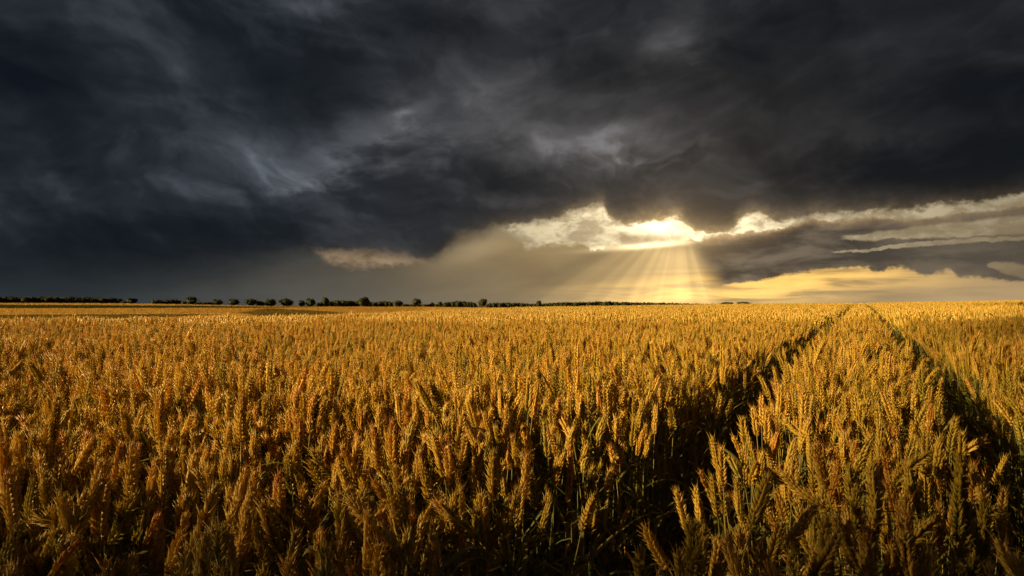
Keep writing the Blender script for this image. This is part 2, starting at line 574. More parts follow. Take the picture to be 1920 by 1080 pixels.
def ramp(nt, fac, stops):
    n = nt.nodes.new('ShaderNodeValToRGB')
    nt.links.new(fac, n.inputs[0])
    cr = n.color_ramp
    cr.elements[0].position, cr.elements[0].color = stops[0][0], (*stops[0][1], 1)
    cr.elements[1].position, cr.elements[1].color = stops[-1][0], (*stops[-1][1], 1)
    for p, c in stops[1:-1]:
        e = cr.elements.new(p); e.color = (*c, 1)
    return n.outputs[0]


def math_node(nt, op, a, b, clamp=False):
    n = nt.nodes.new('ShaderNodeMath'); n.operation = op; n.use_clamp = clamp
    for i, v in enumerate((a, b)):
        if isinstance(v, (int, float)):
            n.inputs[i].default_value = v
        else:
            nt.links.new(v, n.inputs[i])
    return n.outputs[0]


def plant_mat(name, stops, trans=0.4, rough=0.5, spec=0.35, tint_w=0.35, patch_w=0.25, patch_scale=0.5, trans_gain=1.0, bump=0.0):
    """leafy surface: colour from the plant's own random value, the place in the field and the piece's tint; lets light through"""
    m, nt, out = new_mat(name)
    oi = nt.nodes.new('ShaderNodeObjectInfo')
    at = nt.nodes.new('ShaderNodeAttribute'); at.attribute_name = 'tint'
    nz = nt.nodes.new('ShaderNodeTexNoise'); nz.inputs['Scale'].default_value = patch_scale; nz.inputs['Detail'].default_value = 3
    geo = nt.nodes.new('ShaderNodeNewGeometry')
    nt.links.new(geo.outputs['Position'], nz.inputs['Vector'])
    base = 1.0 - tint_w - patch_w
    f = math_node(nt, 'MULTIPLY', oi.outputs['Random'], base)
    f = math_node(nt, 'ADD', f, math_node(nt, 'MULTIPLY', at.outputs['Fac'], tint_w))
    f = math_node(nt, 'ADD', f, math_node(nt, 'MULTIPLY', nz.outputs['Fac'], patch_w))
    col = ramp(nt, f, stops)
    p = nt.nodes.new('ShaderNodeBsdfPrincipled')
    nt.links.new(col, p.inputs['Base Color'])
    p.inputs['Roughness'].default_value = rough
    p.inputs['Specular IOR Level'].default_value = spec
    t = nt.nodes.new('ShaderNodeBsdfTranslucent')
    g = nt.nodes.new('ShaderNodeVectorMath'); g.operation = 'SCALE'
    nt.links.new(col, g.inputs[0]); g.inputs['Scale'].default_value = trans_gain
    nt.links.new(g.outputs[0], t.inputs['Color'])
    mx = nt.nodes.new('ShaderNodeMixShader'); mx.inputs[0].default_value = trans
    nt.links.new(p.outputs[0], mx.inputs[1]); nt.links.new(t.outputs[0], mx.inputs[2])
    nt.links.new(mx.outputs[0], out.inputs[0])
    return m


def ground_mat(name, c1, c2, scale, c3=None):
    m, nt, out = new_mat(name)
    geo = nt.nodes.new('ShaderNodeNewGeometry')
    n1 = nt.nodes.new('ShaderNodeTexNoise'); n1.inputs['Scale'].default_value = scale; n1.inputs['Detail'].default_value = 8; n1.inputs['Roughness'].default_value = 0.65
    nt.links.new(geo.outputs['Position'], n1.inputs['Vector'])
    col = ramp(nt, n1.outputs['Fac'], [(0.30, c1), (0.70, c2)])
    p = nt.nodes.new('ShaderNodeBsdfPrincipled')
    nt.links.new(col, p.inputs['Base Color'])
    p.inputs['Roughness'].default_value = 0.95
    p.inputs['Specular IOR Level'].default_value = 0.1
    b = nt.nodes.new('ShaderNodeBump'); b.inputs['Strength'].default_value = 0.8; b.inputs['Distance'].default_value = 0.03
    n2 = nt.nodes.new('ShaderNodeTexNoise'); n2.inputs['Scale'].default_value = 28; n2.inputs['Detail'].default_value = 6
    nt.links.new(geo.outputs['Position'], n2.inputs['Vector'])
    nt.links.new(n2.outputs['Fac'], b.inputs['Height'])
    nt.links.new(b.outputs[0], p.inputs['Normal'])
    nt.links.new(p.outputs[0], out.inputs[0])
    return m


M_SOIL = ground_mat('soil', (0.055, 0.033, 0.020), (0.13, 0.082, 0.05), 9.0)
M_EAR = plant_mat('wheat_ear', [(0.16, (0.19, 0.19, 0.025)), (0.34, (0.38, 0.28, 0.032)), (0.50, (0.58, 0.37, 0.045)), (0.64, (0.70, 0.49, 0.100)), (0.80, (0.52, 0.22, 0.026))],
                  trans=0.42, rough=0.36, spec=0.5, tint_w=0.40, patch_w=0.22, patch_scale=0.8, trans_gain=1.15)
M_STEM = plant_mat('wheat_stem', [(0.2, (0.15, 0.16, 0.030)), (0.5, (0.25, 0.22, 0.045)), (0.8, (0.36, 0.25, 0.070))], trans=0.25, rough=0.45, tint_w=0.3)
M_LEAF = plant_mat('wheat_leaf', [(0.2, (0.10, 0.13, 0.028)), (0.5, (0.20, 0.18, 0.040)), (0.8, (0.38, 0.25, 0.080))], trans=0.45, rough=0.5, tint_w=0.4)
M_DRY = plant_mat('dry_leaf', [(0.2, (0.20, 0.13, 0.045)), (0.8, (0.42, 0.28, 0.11))], trans=0.35, rough=0.6, tint_w=0.5)
M_FARW = plant_mat('far_wheat', [(0.15, (0.33, 0.18, 0.035)), (0.5, (0.46, 0.26, 0.055)), (0.85, (0.52, 0.30, 0.075))], trans=0.5, rough=0.7, spec=0.1, patch_w=0.45, tint_w=0.3, patch_scale=0.03)
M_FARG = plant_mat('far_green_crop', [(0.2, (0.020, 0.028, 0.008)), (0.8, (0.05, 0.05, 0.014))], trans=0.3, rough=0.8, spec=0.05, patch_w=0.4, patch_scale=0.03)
M_FARSHADE = plant_mat('far_painted_shade', [(0.2, (0.075, 0.058, 0.014)), (0.8, (0.15, 0.095, 0.022))], trans=0.4, rough=0.8, spec=0.05, patch_w=0.4, patch_scale=0.03)  # shade on the far fields, painted as a duller olive
M_FARS = plant_mat('far_stubble', [(0.2, (0.27, 0.15, 0.032)), (0.8, (0.40, 0.23, 0.055))], trans=0.5, rough=0.8, spec=0.05, patch_w=0.4, patch_scale=0.03)
M_CROWN = plant_mat('tree_leaves', [(0.15, (0.018, 0.024, 0.009)), (0.5, (0.036, 0.042, 0.015)), (0.85, (0.060, 0.062, 0.022))], trans=0.25, rough=0.7, spec=0.15, tint_w=0.5, patch_w=0.2, patch_scale=0.2)
M_BARK = ground_mat('bark', (0.03, 0.022, 0.015), (0.07, 0.05, 0.035), 3.0)


# ------------------------------------------------------------------ the lie of the land
def slope_of(px, py):
    d = ray(px, py)
    return d.z / math.hypot(d.x, 1.0)


def th_of(px, py=575):
    d = ray(px, py)
    return math.atan2(d.x, d.y)


_K = [(-200, 605, 22), (0, 605, 22), (300, 602, 22), (500, 599, 24), (700, 591, 36), (850, 583, 58), (1000, 577.5, 80), (1200, 574.5, 95), (1400, 571.5, 105), (1600, 570, 110), (1920, 565, 110), (2100, 563, 110)]
_TH = np.array([th_of(a) for a, b, c in _K])
_EC = np.array([slope_of(a, b) for a, b, c in _K])             # slope of the near crest as seen from the camera
_RT = np.array([c for a, b, c in _K], float)                   # distance of the near crest
_B = [(-200, 568), (0, 568.3), (240, 569), (360, 571), (440, 572.3), (510, 574), (640, 575), (780, 575.2), (905, 577), (1060, 577.5), (1260, 576), (1380, 574.5), (1600, 574), (1920, 570)]
_TB = np.array([th_of(a) for a, b in _B])
_EB = np.array([slope_of(a, b) for a, b in _B])                # slope of the far field edge below the trees
R_TREE = 800.0


def land(x, y):
    """height of the soil (near) or of the field surface (far)"""
    x = np.asarray(x, float); y = np.asarray(y, float)
    r = np.hypot(x, y)
    th = np.clip(np.arctan2(x, y), -0.9, 0.9)
    ec = np.interp(th, _TH, _EC); rt = np.interp(th, _TH, _RT); eb = np.interp(th, _TB, _EB)
    k = H_EYE / rt ** 2
    s = ec + 2 * H_EYE / rt
    fade = np.clip(r / 3.0, 0, 1)
    zn = (s * r - k * r * r) * fade
    e1 = np.minimum(ec - 0.003, eb - 0.004)
    t = np.clip(np.log(np.maximum(r, 90.0) / 90.0) / math.log(R_TREE / 90.0), 0, 1)
    zf = CAM_Z - CANOPY + np.where(r > R_TREE, R_TREE, r) * (e1 + (eb - e1) * t) - np.clip(r - R_TREE * 1.15, 0, 900) * 0.004
    b = np.clip((r - 1.45 * rt) / (1.9 * rt), 0, 1)
    b = b * b * (3 - 2 * b)
    return zn * (1 - b) + zf * b


ALPHA = math.atan2(1615 - 960, FPX)                             # heading of the wheel tracks
TU = np.array([math.sin(ALPHA), math.cos(ALPHA)])
TV = np.array([math.cos(ALPHA), -math.sin(ALPHA)])
W_L0, W_L1, W_R0, W_R1 = -0.66, -0.33, 0.255, 0.54           # left wheel track, right wheel track (sideways from the camera)


def build_ground():
    th = np.concatenate([np.arange(-180, -50, 5.0), np.arange(-50, 50, 0.4), np.arange(50, 180, 5.0)])
    rr = np.concatenate([np.arange(0.15, 6, 0.15), np.geomspace(6, 60, 60)[0:], np.geomspace(63, 900, 90), np.geomspace(960, 14000, 16)])
    T, RR = np.meshgrid(np.radians(th), rr, indexing='ij')
    X = RR * np.sin(T); Y = RR * np.cos(T)
    Z = land(X, Y)
    lat = X * TV[0] + Y * TV[1]
    for w0, w1 in ((W_L0, W_L1), (W_R0, W_R1)):
        m = (w0 + w1) / 2
        Z -= 0.045 * np.exp(-((lat - m) / 0.085) ** 2) * (RR < 150)
    Z += np.where(RR < 6, 0.012 * np.sin(X * 23 + np.sin(Y * 17) * 2) * np.sin(Y * 19 + np.sin(X * 13)), 0)
    nt_, nr = X.shape
    V = np.stack([X, Y, Z], -1).reshape(-1, 3)
    V = np.concatenate([V, [[0, 0, float(land(0, 0))]]])
    cidx = len(V) - 1
    F = []
    for i in range(nt_):
        i2 = (i + 1) % nt_
        F.append((cidx, i2 * nr, i * nr))
        for j in range(nr - 1):
            F.append((i * nr + j, i2 * nr + j, i2 * nr + j + 1, i * nr + j + 1))
    me = bpy.data.meshes.new('ground')
    me.from_pydata(V.tolist(), [], F)
    me.materials.append(M_SOIL)
    me.polygons.foreach_set('use_smooth', np.ones(len(F), bool))
    me.update()
    o = link('ground', me)
    tag(o, kind='structure')


build_ground()


# ------------------------------------------------------------------ wheat
def add_floret(mb, p, d, b, L, w, tint, lod, awn, mat=0):
    """one husk: a pointed drop at p along d, flattened across b"""
    d = d.normalized(); b = (b - d * b.dot(d)).normalized(); c = d.cross(b)
    if lod == 0:
        prof = ((0.0, 0.35), (0.22, 0.85), (0.48, 1.0), (0.75, 0.62), (1.0, 0.06)); n = 6
    else:
        prof = ((0.0, 0.4), (0.42, 1.0), (1.0, 0.05)); n = 4
    vs, fs, ts = [], [], []
    for t, r in prof:
        q = p + d * (L * t)
        for k in range(n):
            a = 2 * math.pi * k / n
            vs.append(q + (b * math.cos(a) * 1.0 + c * math.sin(a) * 0.72) * (r * w))
            ts.append(min(1, max(0, tint - 0.22 + 0.34 * t)))
    for i in range(len(prof) - 1):
        for k in range(n):
            k2 = (k + 1) % n
            fs.append((i * n + k, i * n + k2, (i + 1) * n + k2, (i + 1) * n + k))
    mb.add(vs, fs, mat, ts)
    if awn > 0:
        q = p + d * (L * 0.92); e = q + d * awn + b * awn * 0.12
        h = 0.0007
        mb.add([q - b * h, q + b * h, q + c * h * 1.7, e], [(0, 1, 3), (1, 2, 3), (2, 0, 3)], mat, 0.85)


def add_ear(mb, r, axis_pts, lod=0, mat=0, stem_mat=1):
    """ear along a short curve: two rows of spikelets of three husks"""
    pts = [Vector(p) for p in axis_pts]
    seg = [0.0]
    for a, b in zip(pts, pts[1:]):
        seg.append(seg[-1] + (b - a).length)
    Ltot = seg[-1]

    def at(s):
        s = min(max(s, 0), Ltot)
        for i in range(len(pts) - 1):
            if s <= seg[i + 1] + 1e-9:
                t = (s - seg[i]) / (seg[i + 1] - seg[i])
                return pts[i].lerp(pts[i + 1], t), (pts[i + 1] - pts[i]).normalized()
        return pts[-1], (pts[-1] - pts[-2]).normalized()
    tw0 = r.uniform(0, math.pi)
    n = int(Ltot / 0.0050) + r.integers(-1, 2)
    if lod == 1:
        n = int(n * 0.8)
    sc = Ltot / 0.112
    tone = r.uniform(-0.12, 0.12)
    if lod <= 1:
        for i in range(n):
            f = i / (n - 1)
            p, ax = at(f * Ltot * 0.90)
            ref = Vector((math.cos(tw0), math.sin(tw0), 0.01))
            a = (ref - ax * ref.dot(ax)).normalized()
            tw = r.normal(0, 0.14) + 0.35 * f
            b = ax.cross(a)
            a, b = a * math.cos(tw) + b * math.sin(tw), b * math.cos(tw) - a * math.sin(tw)
            s = 1 if i % 2 else -1
            env = (0.62 + 0.38 * min(1, f / 0.18)) * (1.0 - 0.42 * max(0, (f - 0.55) / 0.45) ** 1.5)
            beta = math.radians(37 - 17 * f + r.normal(0, 5))
            for j in ((-1, 0, 1) if lod == 0 else (-1, 1)):
                jb = j * (0.62 if lod == 0 else 0.5)
                out = (a * s * (1.0 - 0.25 * abs(j)) + b * jb).normalized()
                d = ax * math.cos(beta) + out * math.sin(beta)
                L = (0.0175 + r.normal(0, 0.0014)) * env * sc
                w = 0.0041 * env * sc * (1.0 if lod == 0 else 1.25)
                q = p + a * s * 0.0026 * sc + b * j * 0.0031 * sc
                t = 0.42 + tone + 0.26 * f + r.normal(0, 0.15)
                aw = (0.004 + 0.007 * r.random() + 0.020 * max(0, f - 0.45) * r.random() * 2) * (1 if r.random() < 0.8 else 0)
                add_floret(mb, q, d, b, L, w, t, lod, aw if lod == 0 else aw * 1.2, mat)
        # terminal spikelet
        p, ax = at(Ltot * 0.89)
        for k in range(3):
            w = 2.1 * k + tw0
            a = ax.orthogonal().normalized(); b = ax.cross(a)
            d = ax + (a * math.cos(w) + b * math.sin(w)) * 0.22
            add_floret(mb, p, d, a, 0.0125 * sc, 0.0030 * sc, 0.62, lod, 0.006 + 0.012 * r.random(), mat)
        mb.tube([at(Ltot * t)[0] for t in (0, 0.3, 0.6, 0.9)], [0.0019 * sc, 0.0017 * sc, 0.0014 * sc, 0.0008 * sc], 4, mat, 0.3)
    else:
        n, m = (7, 5) if lod == 2 else (4, 4)
        vs, ts, fs = [], [], []
        for i in range(n + 1):
            f = i / n
            p, ax = at(f * Ltot)
            a = ax.orthogonal().normalized(); b = ax.cross(a)
            env = (0.45 + 0.55 * min(1, f / 0.2)) * (1 - 0.85 * max(0, (f - 0.5) / 0.5) ** 1.6)
            for k in range(m):
                w = 2 * math.pi * (k + 0.5 * (i % 2)) / m
                rr = 0.0112 * sc * env * r.uniform(0.6, 1.35)
                vs.append(p + (a * math.cos(w) + b * math.sin(w)) * rr + ax * r.normal(0, 0.002))
                ts.append(min(1, max(0, 0.34 + 0.36 * f + tone + r.normal(0, 0.19))))
        for i in range(n):
            for k in range(m):
                k2 = (k + 1) % m
                fs.append((i * m + k, i * m + k2, (i + 1) * m + k2, (i + 1) * m + k))
        fs.append(tuple(n * m + k for k in range(m)))
        mb.add(vs, fs, mat, ts)


def add_leaf(mb, r, p0, heading, L, wid, up, droop, mat=2, segs=8, tint=None, fold=0.25):
    """long blade that leaves the stem at p0, rises at angle up and bends over"""
    p = Vector(p0); ang = up
    hd = Vector((math.cos(heading), math.sin(heading), 0))
    side = Vector((-math.sin(heading), math.cos(heading), 0))
    tw = r.normal(0, 0.5)
    vs, fs, ts = [], [], []
    t0 = r.uniform(0.1, 0.95) if tint is None else tint
    for i in range(segs + 1):
        f = i / segs
        w = wid * (0.55 + 0.45 * min(1, f / 0.25)) * max(0.02, (1 - f ** 2.4))
        d = hd * math.cos(ang) + Vector((0, 0, 1)) * math.sin(ang)
        nrm = side.cross(d)
        sd = side * math.cos(tw * f) + nrm * math.sin(tw * f)
        vs += [p - sd * w + nrm * w * fold, p, p + sd * w + nrm * w * fold]
        ts += [min(1, max(0, t0 + 0.3 * (f - 0.4)))] * 3
        p = p + d * (L / segs)
        ang -= droop / segs * (0.4 + 1.2 * f)
        heading_j = r.normal(0, 0.05)
        hd = (hd + side * heading_j).normalized()
    for i in range(segs):
        a = i * 3
        fs += [(a, a + 1, a + 4, a + 3), (a + 1, a + 2, a + 5, a + 4)]
    mb.add(vs, fs, mat, ts)


def stalk_curve(r, h, lean, nod, ear_len):
    """points of a stem of height about h and of its ear; lean and nod in radians, towards +X"""
    stem = []
    p = Vector((0, 0, 0)); n = 9
    for i in range(n + 1):
        stem.append(p.copy())
        f = i / n
        a = lean * (0.3 + 0.9 * f) + nod * 0.35 * max(0, (f - 0.8) / 0.2)
        p = p + Vector((math.sin(a), 0, math.cos(a))) * (h / n)
    ear = [stem[-1].copy()]
    p = stem[-1].copy()
    for i in range(4):
        a = lean * 1.2 + nod * (0.45 + 0.55 * (i + 1) / 4)
        p = p + Vector((math.sin(a), 0, math.cos(a))) * (ear_len / 4)
        ear.append(p.copy())
    return stem, ear


def stalk_variant(mb, r, lod, off=(0, 0), turn=None, hs=1.0):
    el = r.uniform(0.095, 0.122)
    lean = abs(r.normal(0, 0.06)); nod = abs(r.normal(0.10, 0.22)) if r.random() < 0.94 else r.uniform(0.6, 1.3)
    h = r.uniform(0.74, 0.83) * hs
    stem, ear = stalk_curve(r, h, lean, nod, el)
    mb.reach = ear[2].x if lod < 3 else 0.0
    sub = MB()
    sides = 5 if lod == 0 else 3
    if lod < 3:
        st = stem if lod <= 1 else [stem[0], stem[5], stem[-1]]
        w = 0.0017 if lod <= 1 else 0.0024
        sub.tube(st, [w * (1.15 - 0.4 * i / (len(st) - 1)) for i in range(len(st))], sides, 1, 0.4, cap=False)
    add_ear(sub, r, ear, lod, 0)
    nl = {0: 4, 1: 3, 2: 1, 3: 1}[lod]
    for k in range(nl):
        f = r.uniform(0.42, 0.93)
        i = int(f * 9)
        add_leaf(sub, r, stem[i], r.uniform(0, 6.283), r.uniform(0.13, 0.29), r.uniform(0.004, 0.0085) * (1 if lod < 2 else 1.4), r.uniform(0.6, 1.35), r.uniform(0.6, 2.6), 2,
                 {0: 8, 1: 5, 2: 3, 3: 2}[lod])
    tr = r.uniform(0, 6.283) if turn is None else turn
    M = Matrix.Translation((off[0], off[1], 0)) @ Matrix.Rotation(tr, 4, 'Z')
    mb.add([M @ Vector(v) for v in sub.v], [], 0, sub.t)
    n0 = len(mb.v) - len(sub.v)
    mb.f += [tuple(i + n0 for i in q) for q in sub.f]
    mb.m += sub.m


def scatter_object(name, variants, xyz, rot, scl, pick, mats):
    """ONE object: its mesh holds the variant plants and the points they stand on; a node group sets the plants on the points"""
    V, F, MI, T, VID = [], [], [], [], []
    for k, mb in enumerate(variants):
        n = len(V)
        V += mb.v; T += mb.t
        F += [tuple(i + n for i in q) for q in mb.f]
        MI += mb.m
        VID += [k] * len(mb.v)
    nv = len(V); npt = len(xyz)
    me = bpy.data.meshes.new(name)
    me.from_pydata(V, [], F)
    for m in mats:
        me.materials.append(m)
    me.polygons.foreach_set('material_index', np.array(MI, np.int32))
    me.polygons.foreach_set('use_smooth', np.ones(len(F), bool))
    me.vertices.add(npt)
    co = np.empty((nv + npt, 3), np.float32)
    co[:nv] = np.array(V, np.float32); co[nv:] = xyz
    me.vertices.foreach_set('co', co.ravel())

    def attr(nm, typ, data, key='value'):
        a = me.attributes.new(nm, typ, 'POINT')
        a.data.foreach_set(key, data)
    attr('tint', 'FLOAT', np.concatenate([np.array(T, np.float32), np.full(npt, .5, np.float32)]))
    attr('vid', 'INT', np.concatenate([np.array(VID, np.int32), np.full(npt, 9999, np.int32)]))
    attr('pick', 'INT', np.concatenate([np.zeros(nv, np.int32), np.asarray(pick, np.int32)]))
    attr('rot', 'FLOAT_VECTOR', np.concatenate([np.zeros((nv, 3), np.float32), np.asarray(rot, np.float32)]).ravel(), 'vector')
    attr('scl', 'FLOAT', np.concatenate([np.ones(nv, np.float32), np.asarray(scl, np.float32)]))
    me.update()
    o = link(name, me)
    ng = bpy.data.node_groups.new(name, 'GeometryNodeTree')
    ng.interface.new_socket('Geometry', in_out='INPUT', socket_type='NodeSocketGeometry')
    ng.interface.new_socket('Geometry', in_out='OUTPUT', socket_type='NodeSocketGeometry')
    nn, ll = ng.nodes.new, ng.links.new
    gi, go = nn('NodeGroupInput'), nn('NodeGroupOutput')

    def named(nm, typ):
        n = nn('GeometryNodeInputNamedAttribute'); n.data_type = typ; n.inputs['Name'].default_value = nm
        return n.outputs['Attribute']
    cmpn = nn('FunctionNodeCompare'); cmpn.data_type = 'INT'; cmpn.operation = 'EQUAL'
    ll(named('vid', 'INT'), cmpn.inputs[2]); cmpn.inputs[3].default_value = 9999
    sp = nn('GeometryNodeSeparateGeometry'); sp.domain = 'POINT'
    ll(gi.outputs[0], sp.inputs[0]); ll(cmpn.outputs[0], sp.inputs['Selection'])
    si = nn('GeometryNodeSplitToInstances'); si.domain = 'POINT'
    ll(sp.outputs[1], si.inputs[0]); ll(named('vid', 'INT'), si.inputs['Group ID'])
    ip = nn('GeometryNodeInstanceOnPoints')
    ll(sp.outputs[0], ip.inputs['Points']); ll(si.outputs[0], ip.inputs['Instance'])
    ip.inputs['Pick Instance'].default_value = True
    ll(named('pick', 'INT'), ip.inputs['Instance Index'])
    er = nn('FunctionNodeEulerToRotation')
    ll(named('rot', 'FLOAT_VECTOR'), er.inputs[0]); ll(er.outputs[0], ip.inputs['Rotation'])
    ll(named('scl', 'FLOAT'), ip.inputs['Scale'])
    ll(ip.outputs[0], go.inputs[0])
    md = o.modifiers.new('plants', 'NODES')
    md.node_group = ng
    return o


def in_track(x, y, margin=0.0):
    lat = x * TV[0] + y * TV[1]
    return ((lat > W_L0 - margin) & (lat < W_L1 + margin)) | ((lat > W_R0 - margin) & (lat < W_R1 + margin))


def jitter_grid(r0, r1, density, half=None, rmax_fn=None):
    """random points of a ring sector in front of the camera"""
    half = half or R(58)
    n = int(density * half * (r1 * r1 - r0 * r0))
    r = np.sqrt(rng.uniform(r0 * r0, r1 * r1, n)); t = rng.uniform(-half, half, n)
    if rmax_fn is not None:
        k = r < rmax_fn(t); r, t = r[k], t[k]
    return r * np.sin(t), r * np.cos(t)


def project(x, y, z):
    """pixel of the 1920 wide frame"""
    c, s = math.cos(PITCH), math.sin(PITCH)
    dz = z - CAM_Z
    f = y * c + dz * s
    u = dz * c - y * s
    return 960 + FPX * x / f, 540 - FPX * u / f, f


# the ears that stand out most, as (tip x, tip y, foot x, foot y) of the ear in the photograph
_A = [(405, 50, 455, 190), (835, 90, 848, 290), (700, 25, 770, 200), (620, 35, 720, 220), (1270, 55, 1255, 220), (900, 140, 960, 330), (1030, 205, 1015, 380), (400, 280, 425, 540), (590, 145, 625, 310),
      (95, 105, 60, 330), (150, 130, 145, 320), (1220, 275, 1130, 460), (1125, 330, 1080, 520), (980, 410, 930, 610), (820, 470, 690, 640), (750, 505, 610, 650), (70, 405, 235, 590), (330, 470, 260, 670),
      (500, 540, 420, 810), (365, 620, 150, 900), (150, 570, 20, 860), (840, 490, 910, 680), (1080, 640, 1200, 755), (1410, 200, 1450, 380), (1510, 110, 1520, 290), (1600, 350, 1575, 520), (1215, 450, 1200, 650), (1395, 340, 1425, 530), (1000, 640, 960, 850), (1320, 130, 1310, 300), (1640, 220, 1660, 400), (250, 160, 190, 330), (460, 20, 480, 190)]
_Bh = [(735, 240, 735, 470), (1115, 245, 1110, 480), (1465, 240, 1430, 430), (830, 235, 790, 390), (920, 110, 1000, 260), (860, 200, 950, 330), (560, 290, 610, 500), (265, 250, 250, 480), (885, 395, 780, 540),
       (960, 480, 910, 690), (980, 460, 1080, 550), (760, 490, 730, 720), (630, 640, 720, 850), (985, 690, 960, 920), (160, 620, 140, 900), (430, 440, 330, 640), (1325, 620, 1180, 740), (1260, 470, 1210, 650), (1380, 360, 1370, 550),
       (1300, 340, 1290, 510), (1500, 650, 1430, 860), (620, 230, 640, 400), (10, 460, 30, 760), (30, 600, 70, 900), (300, 580, 240, 780), (1370, 840, 1310, 1060), (730, 950, 720, 1200), (450, 770, 520, 950), (1040, 390, 1080, 560), (410, 290, 300, 350), (540, 510, 480, 700), (1180, 880, 1190, 1100), (845, 660, 820, 900), (110, 85, 10, 190), (130, 90, 210, 220)]
_Ch = [(515, 60, 545, 260), (465, 155, 545, 340), (670, 150, 655, 330), (640, 235, 725, 400), (815, 75, 810, 260), (385, 285, 420, 470), (300, 325, 375, 500), (180, 415, 240, 640), (275, 410, 305, 640), (440, 450, 415, 660), (25, 600, 165, 850),
       (855, 405, 960, 600), (1000, 350, 985, 560), (1545, 220, 1430, 350), (1165, 75, 1260, 220), (760, 215, 795, 390), (945, 80, 915, 250), (1030, 70, 1045, 240), (700, 440, 745, 640), (540, 570, 525, 780), (650, 540, 750, 800), (1110, 520, 1160, 730), (1200, 540, 1190, 740),
       (1540, 560, 1565, 800), (1750, 530, 1700, 730), (1830, 540, 1845, 800), (950, 745, 975, 980), (1450, 770, 1430, 980), (480, 470, 540, 650), (1370, 500, 1480, 640), (1640, 380, 1700, 560), (590, 810, 620, 1010), (1690, 760, 1660, 960), (1090, 760, 1100, 960), (1270, 100, 1280, 290)]
HERO = [(560 + a / 2.842, 700 + b / 2.842, 560 + c / 2.842, 700 + d / 2.842) for a, b, c, d in _A]
HERO += [(a / 2.455, 640 + b / 2.455, c / 2.455, 640 + d / 2.455) for a, b, c, d in _Bh]
HERO += [(1200 + a / 2.667, 760 + b / 2.667, 1200 + c / 2.667, 760 + d / 2.667) for a, b, c, d in _Ch]

EAR_VARIANTS = []
for k in range(10):
    mb = MB()
    bend = rng.uniform(-0.25, 0.25)
    pts = [Vector((0, 0, 0))]
    for i in range(4):
        a = bend * (i - 1.5) / 3 * 1.5
        pts.append(pts[-1] + Vector((math.sin(a), 0, math.cos(a))) * 0.028)
    add_ear(mb, rng, pts, 0, 0)
    EAR_VARIANTS.append(mb.mesh('ear', [M_EAR]))
LEAF_VARIANTS = []
for k in range(6):
    mb = MB()
    add_leaf(mb, rng, (0, 0, 0), 0.0, 0.25, rng.uniform(0.005, 0.0085), rng.uniform(0.5, 1.3), rng.uniform(1.4, 3.4), 0, 9)
    LEAF_VARIANTS.append(mb.mesh('leaf', [M_LEAF]))

stalks = []                          # every single stalk built with its parts
hero_px = []
for tx, ty, bx, by in HERO:
    L = 0.120 * rng.uniform(0.92, 1.08)
    ln = math.hypot(tx - bx, ty - by)
    D = min(max(L * FPX / max(ln * 0.93, 30), 1.0), 3.0)
    dt = rng.normal(0, 0.012)
    T = Vector((0, 0, CAM_Z)) + ray(tx, ty) * (D + dt)
    B = Vector((0, 0, CAM_Z)) + ray(bx, by) * D
    B = T + (B - T).normalized() * L
    stalks.append((T, B))
    hero_px.append((tx, ty, bx, by, D))
hero_px = np.array(hero_px)

# random stalks near the camera
nx, ny = jitter_grid(0.42, 5.5, 560)
k = ~in_track(nx, ny)
lat = nx * TV[0] + ny * TV[1]
nx, ny = nx[k], ny[k]
nz = land(nx, ny)
nh = rng.normal(0.0, 0.045, len(nx))                              # unevenness of the canopy
nh -= 0.05 * np.exp(-(np.hypot(nx, ny) / 1.3) ** 4)
nscale = (CANOPY + nh) / 0.885
nrot = rng.uniform(0, 6.283, len(nx))
# keep clear what stands in front of the ears that stand out
px, py, pf = project(nx, ny, nz + CANOPY + nh - 0.05)
keep = np.ones(len(nx), bool)
for tx, ty, bx, by, D in hero_px:
    ex, ey = bx - tx, by - ty
    ll = ex * ex + ey * ey
    t = np.clip(((px - tx) * ex + (py - ty) * ey) / ll, 0, 1)
    d = np.hypot(px - tx - t * ex, py - ty - t * ey)
    hit = (d < 8 + 15 / np.maximum(pf, 0.3)) & (pf < D + 0.03) & (pf > 0.1)
    keep &= ~hit
nx, ny, nz, nh, nscale, nrot, px, py, pf = (a[keep] for a in (nx, ny, nz, nh, nscale, nrot, px, py, pf))
# the nearest of them in the frame become single stalks too, up to 300 together with the others
infr = ~in_track(nx + 0.05 * np.cos(nrot), ny + 0.05 * np.sin(nrot), 0.03) & (px > -30) & (px < 1950) & (py > 560) & (py < 1110) & (pf > 0.6)
order = np.argsort(np.where(infr, pf, 99))
n_single = 300 - len(HERO)
single = order[:n_single]
rest = np.ones(len(nx), bool); rest[single] = False
for i in single:
    L = 0.124 * rng.uniform(0.88, 1.1)
    nod = abs(rng.normal(0.12, 0.32)) if rng.random() < 0.95 else rng.uniform(0.5, 1.0)
    a = nrot[i]
    top = Vector((nx[i] + math.cos(a) * 0.04, ny[i] + math.sin(a) * 0.04, nz[i] + CANOPY + nh[i]))
    d = Vector((math.cos(a) * math.sin(nod), math.sin(a) * math.sin(nod), math.cos(nod)))
    stalks.append((top, top - d * L))


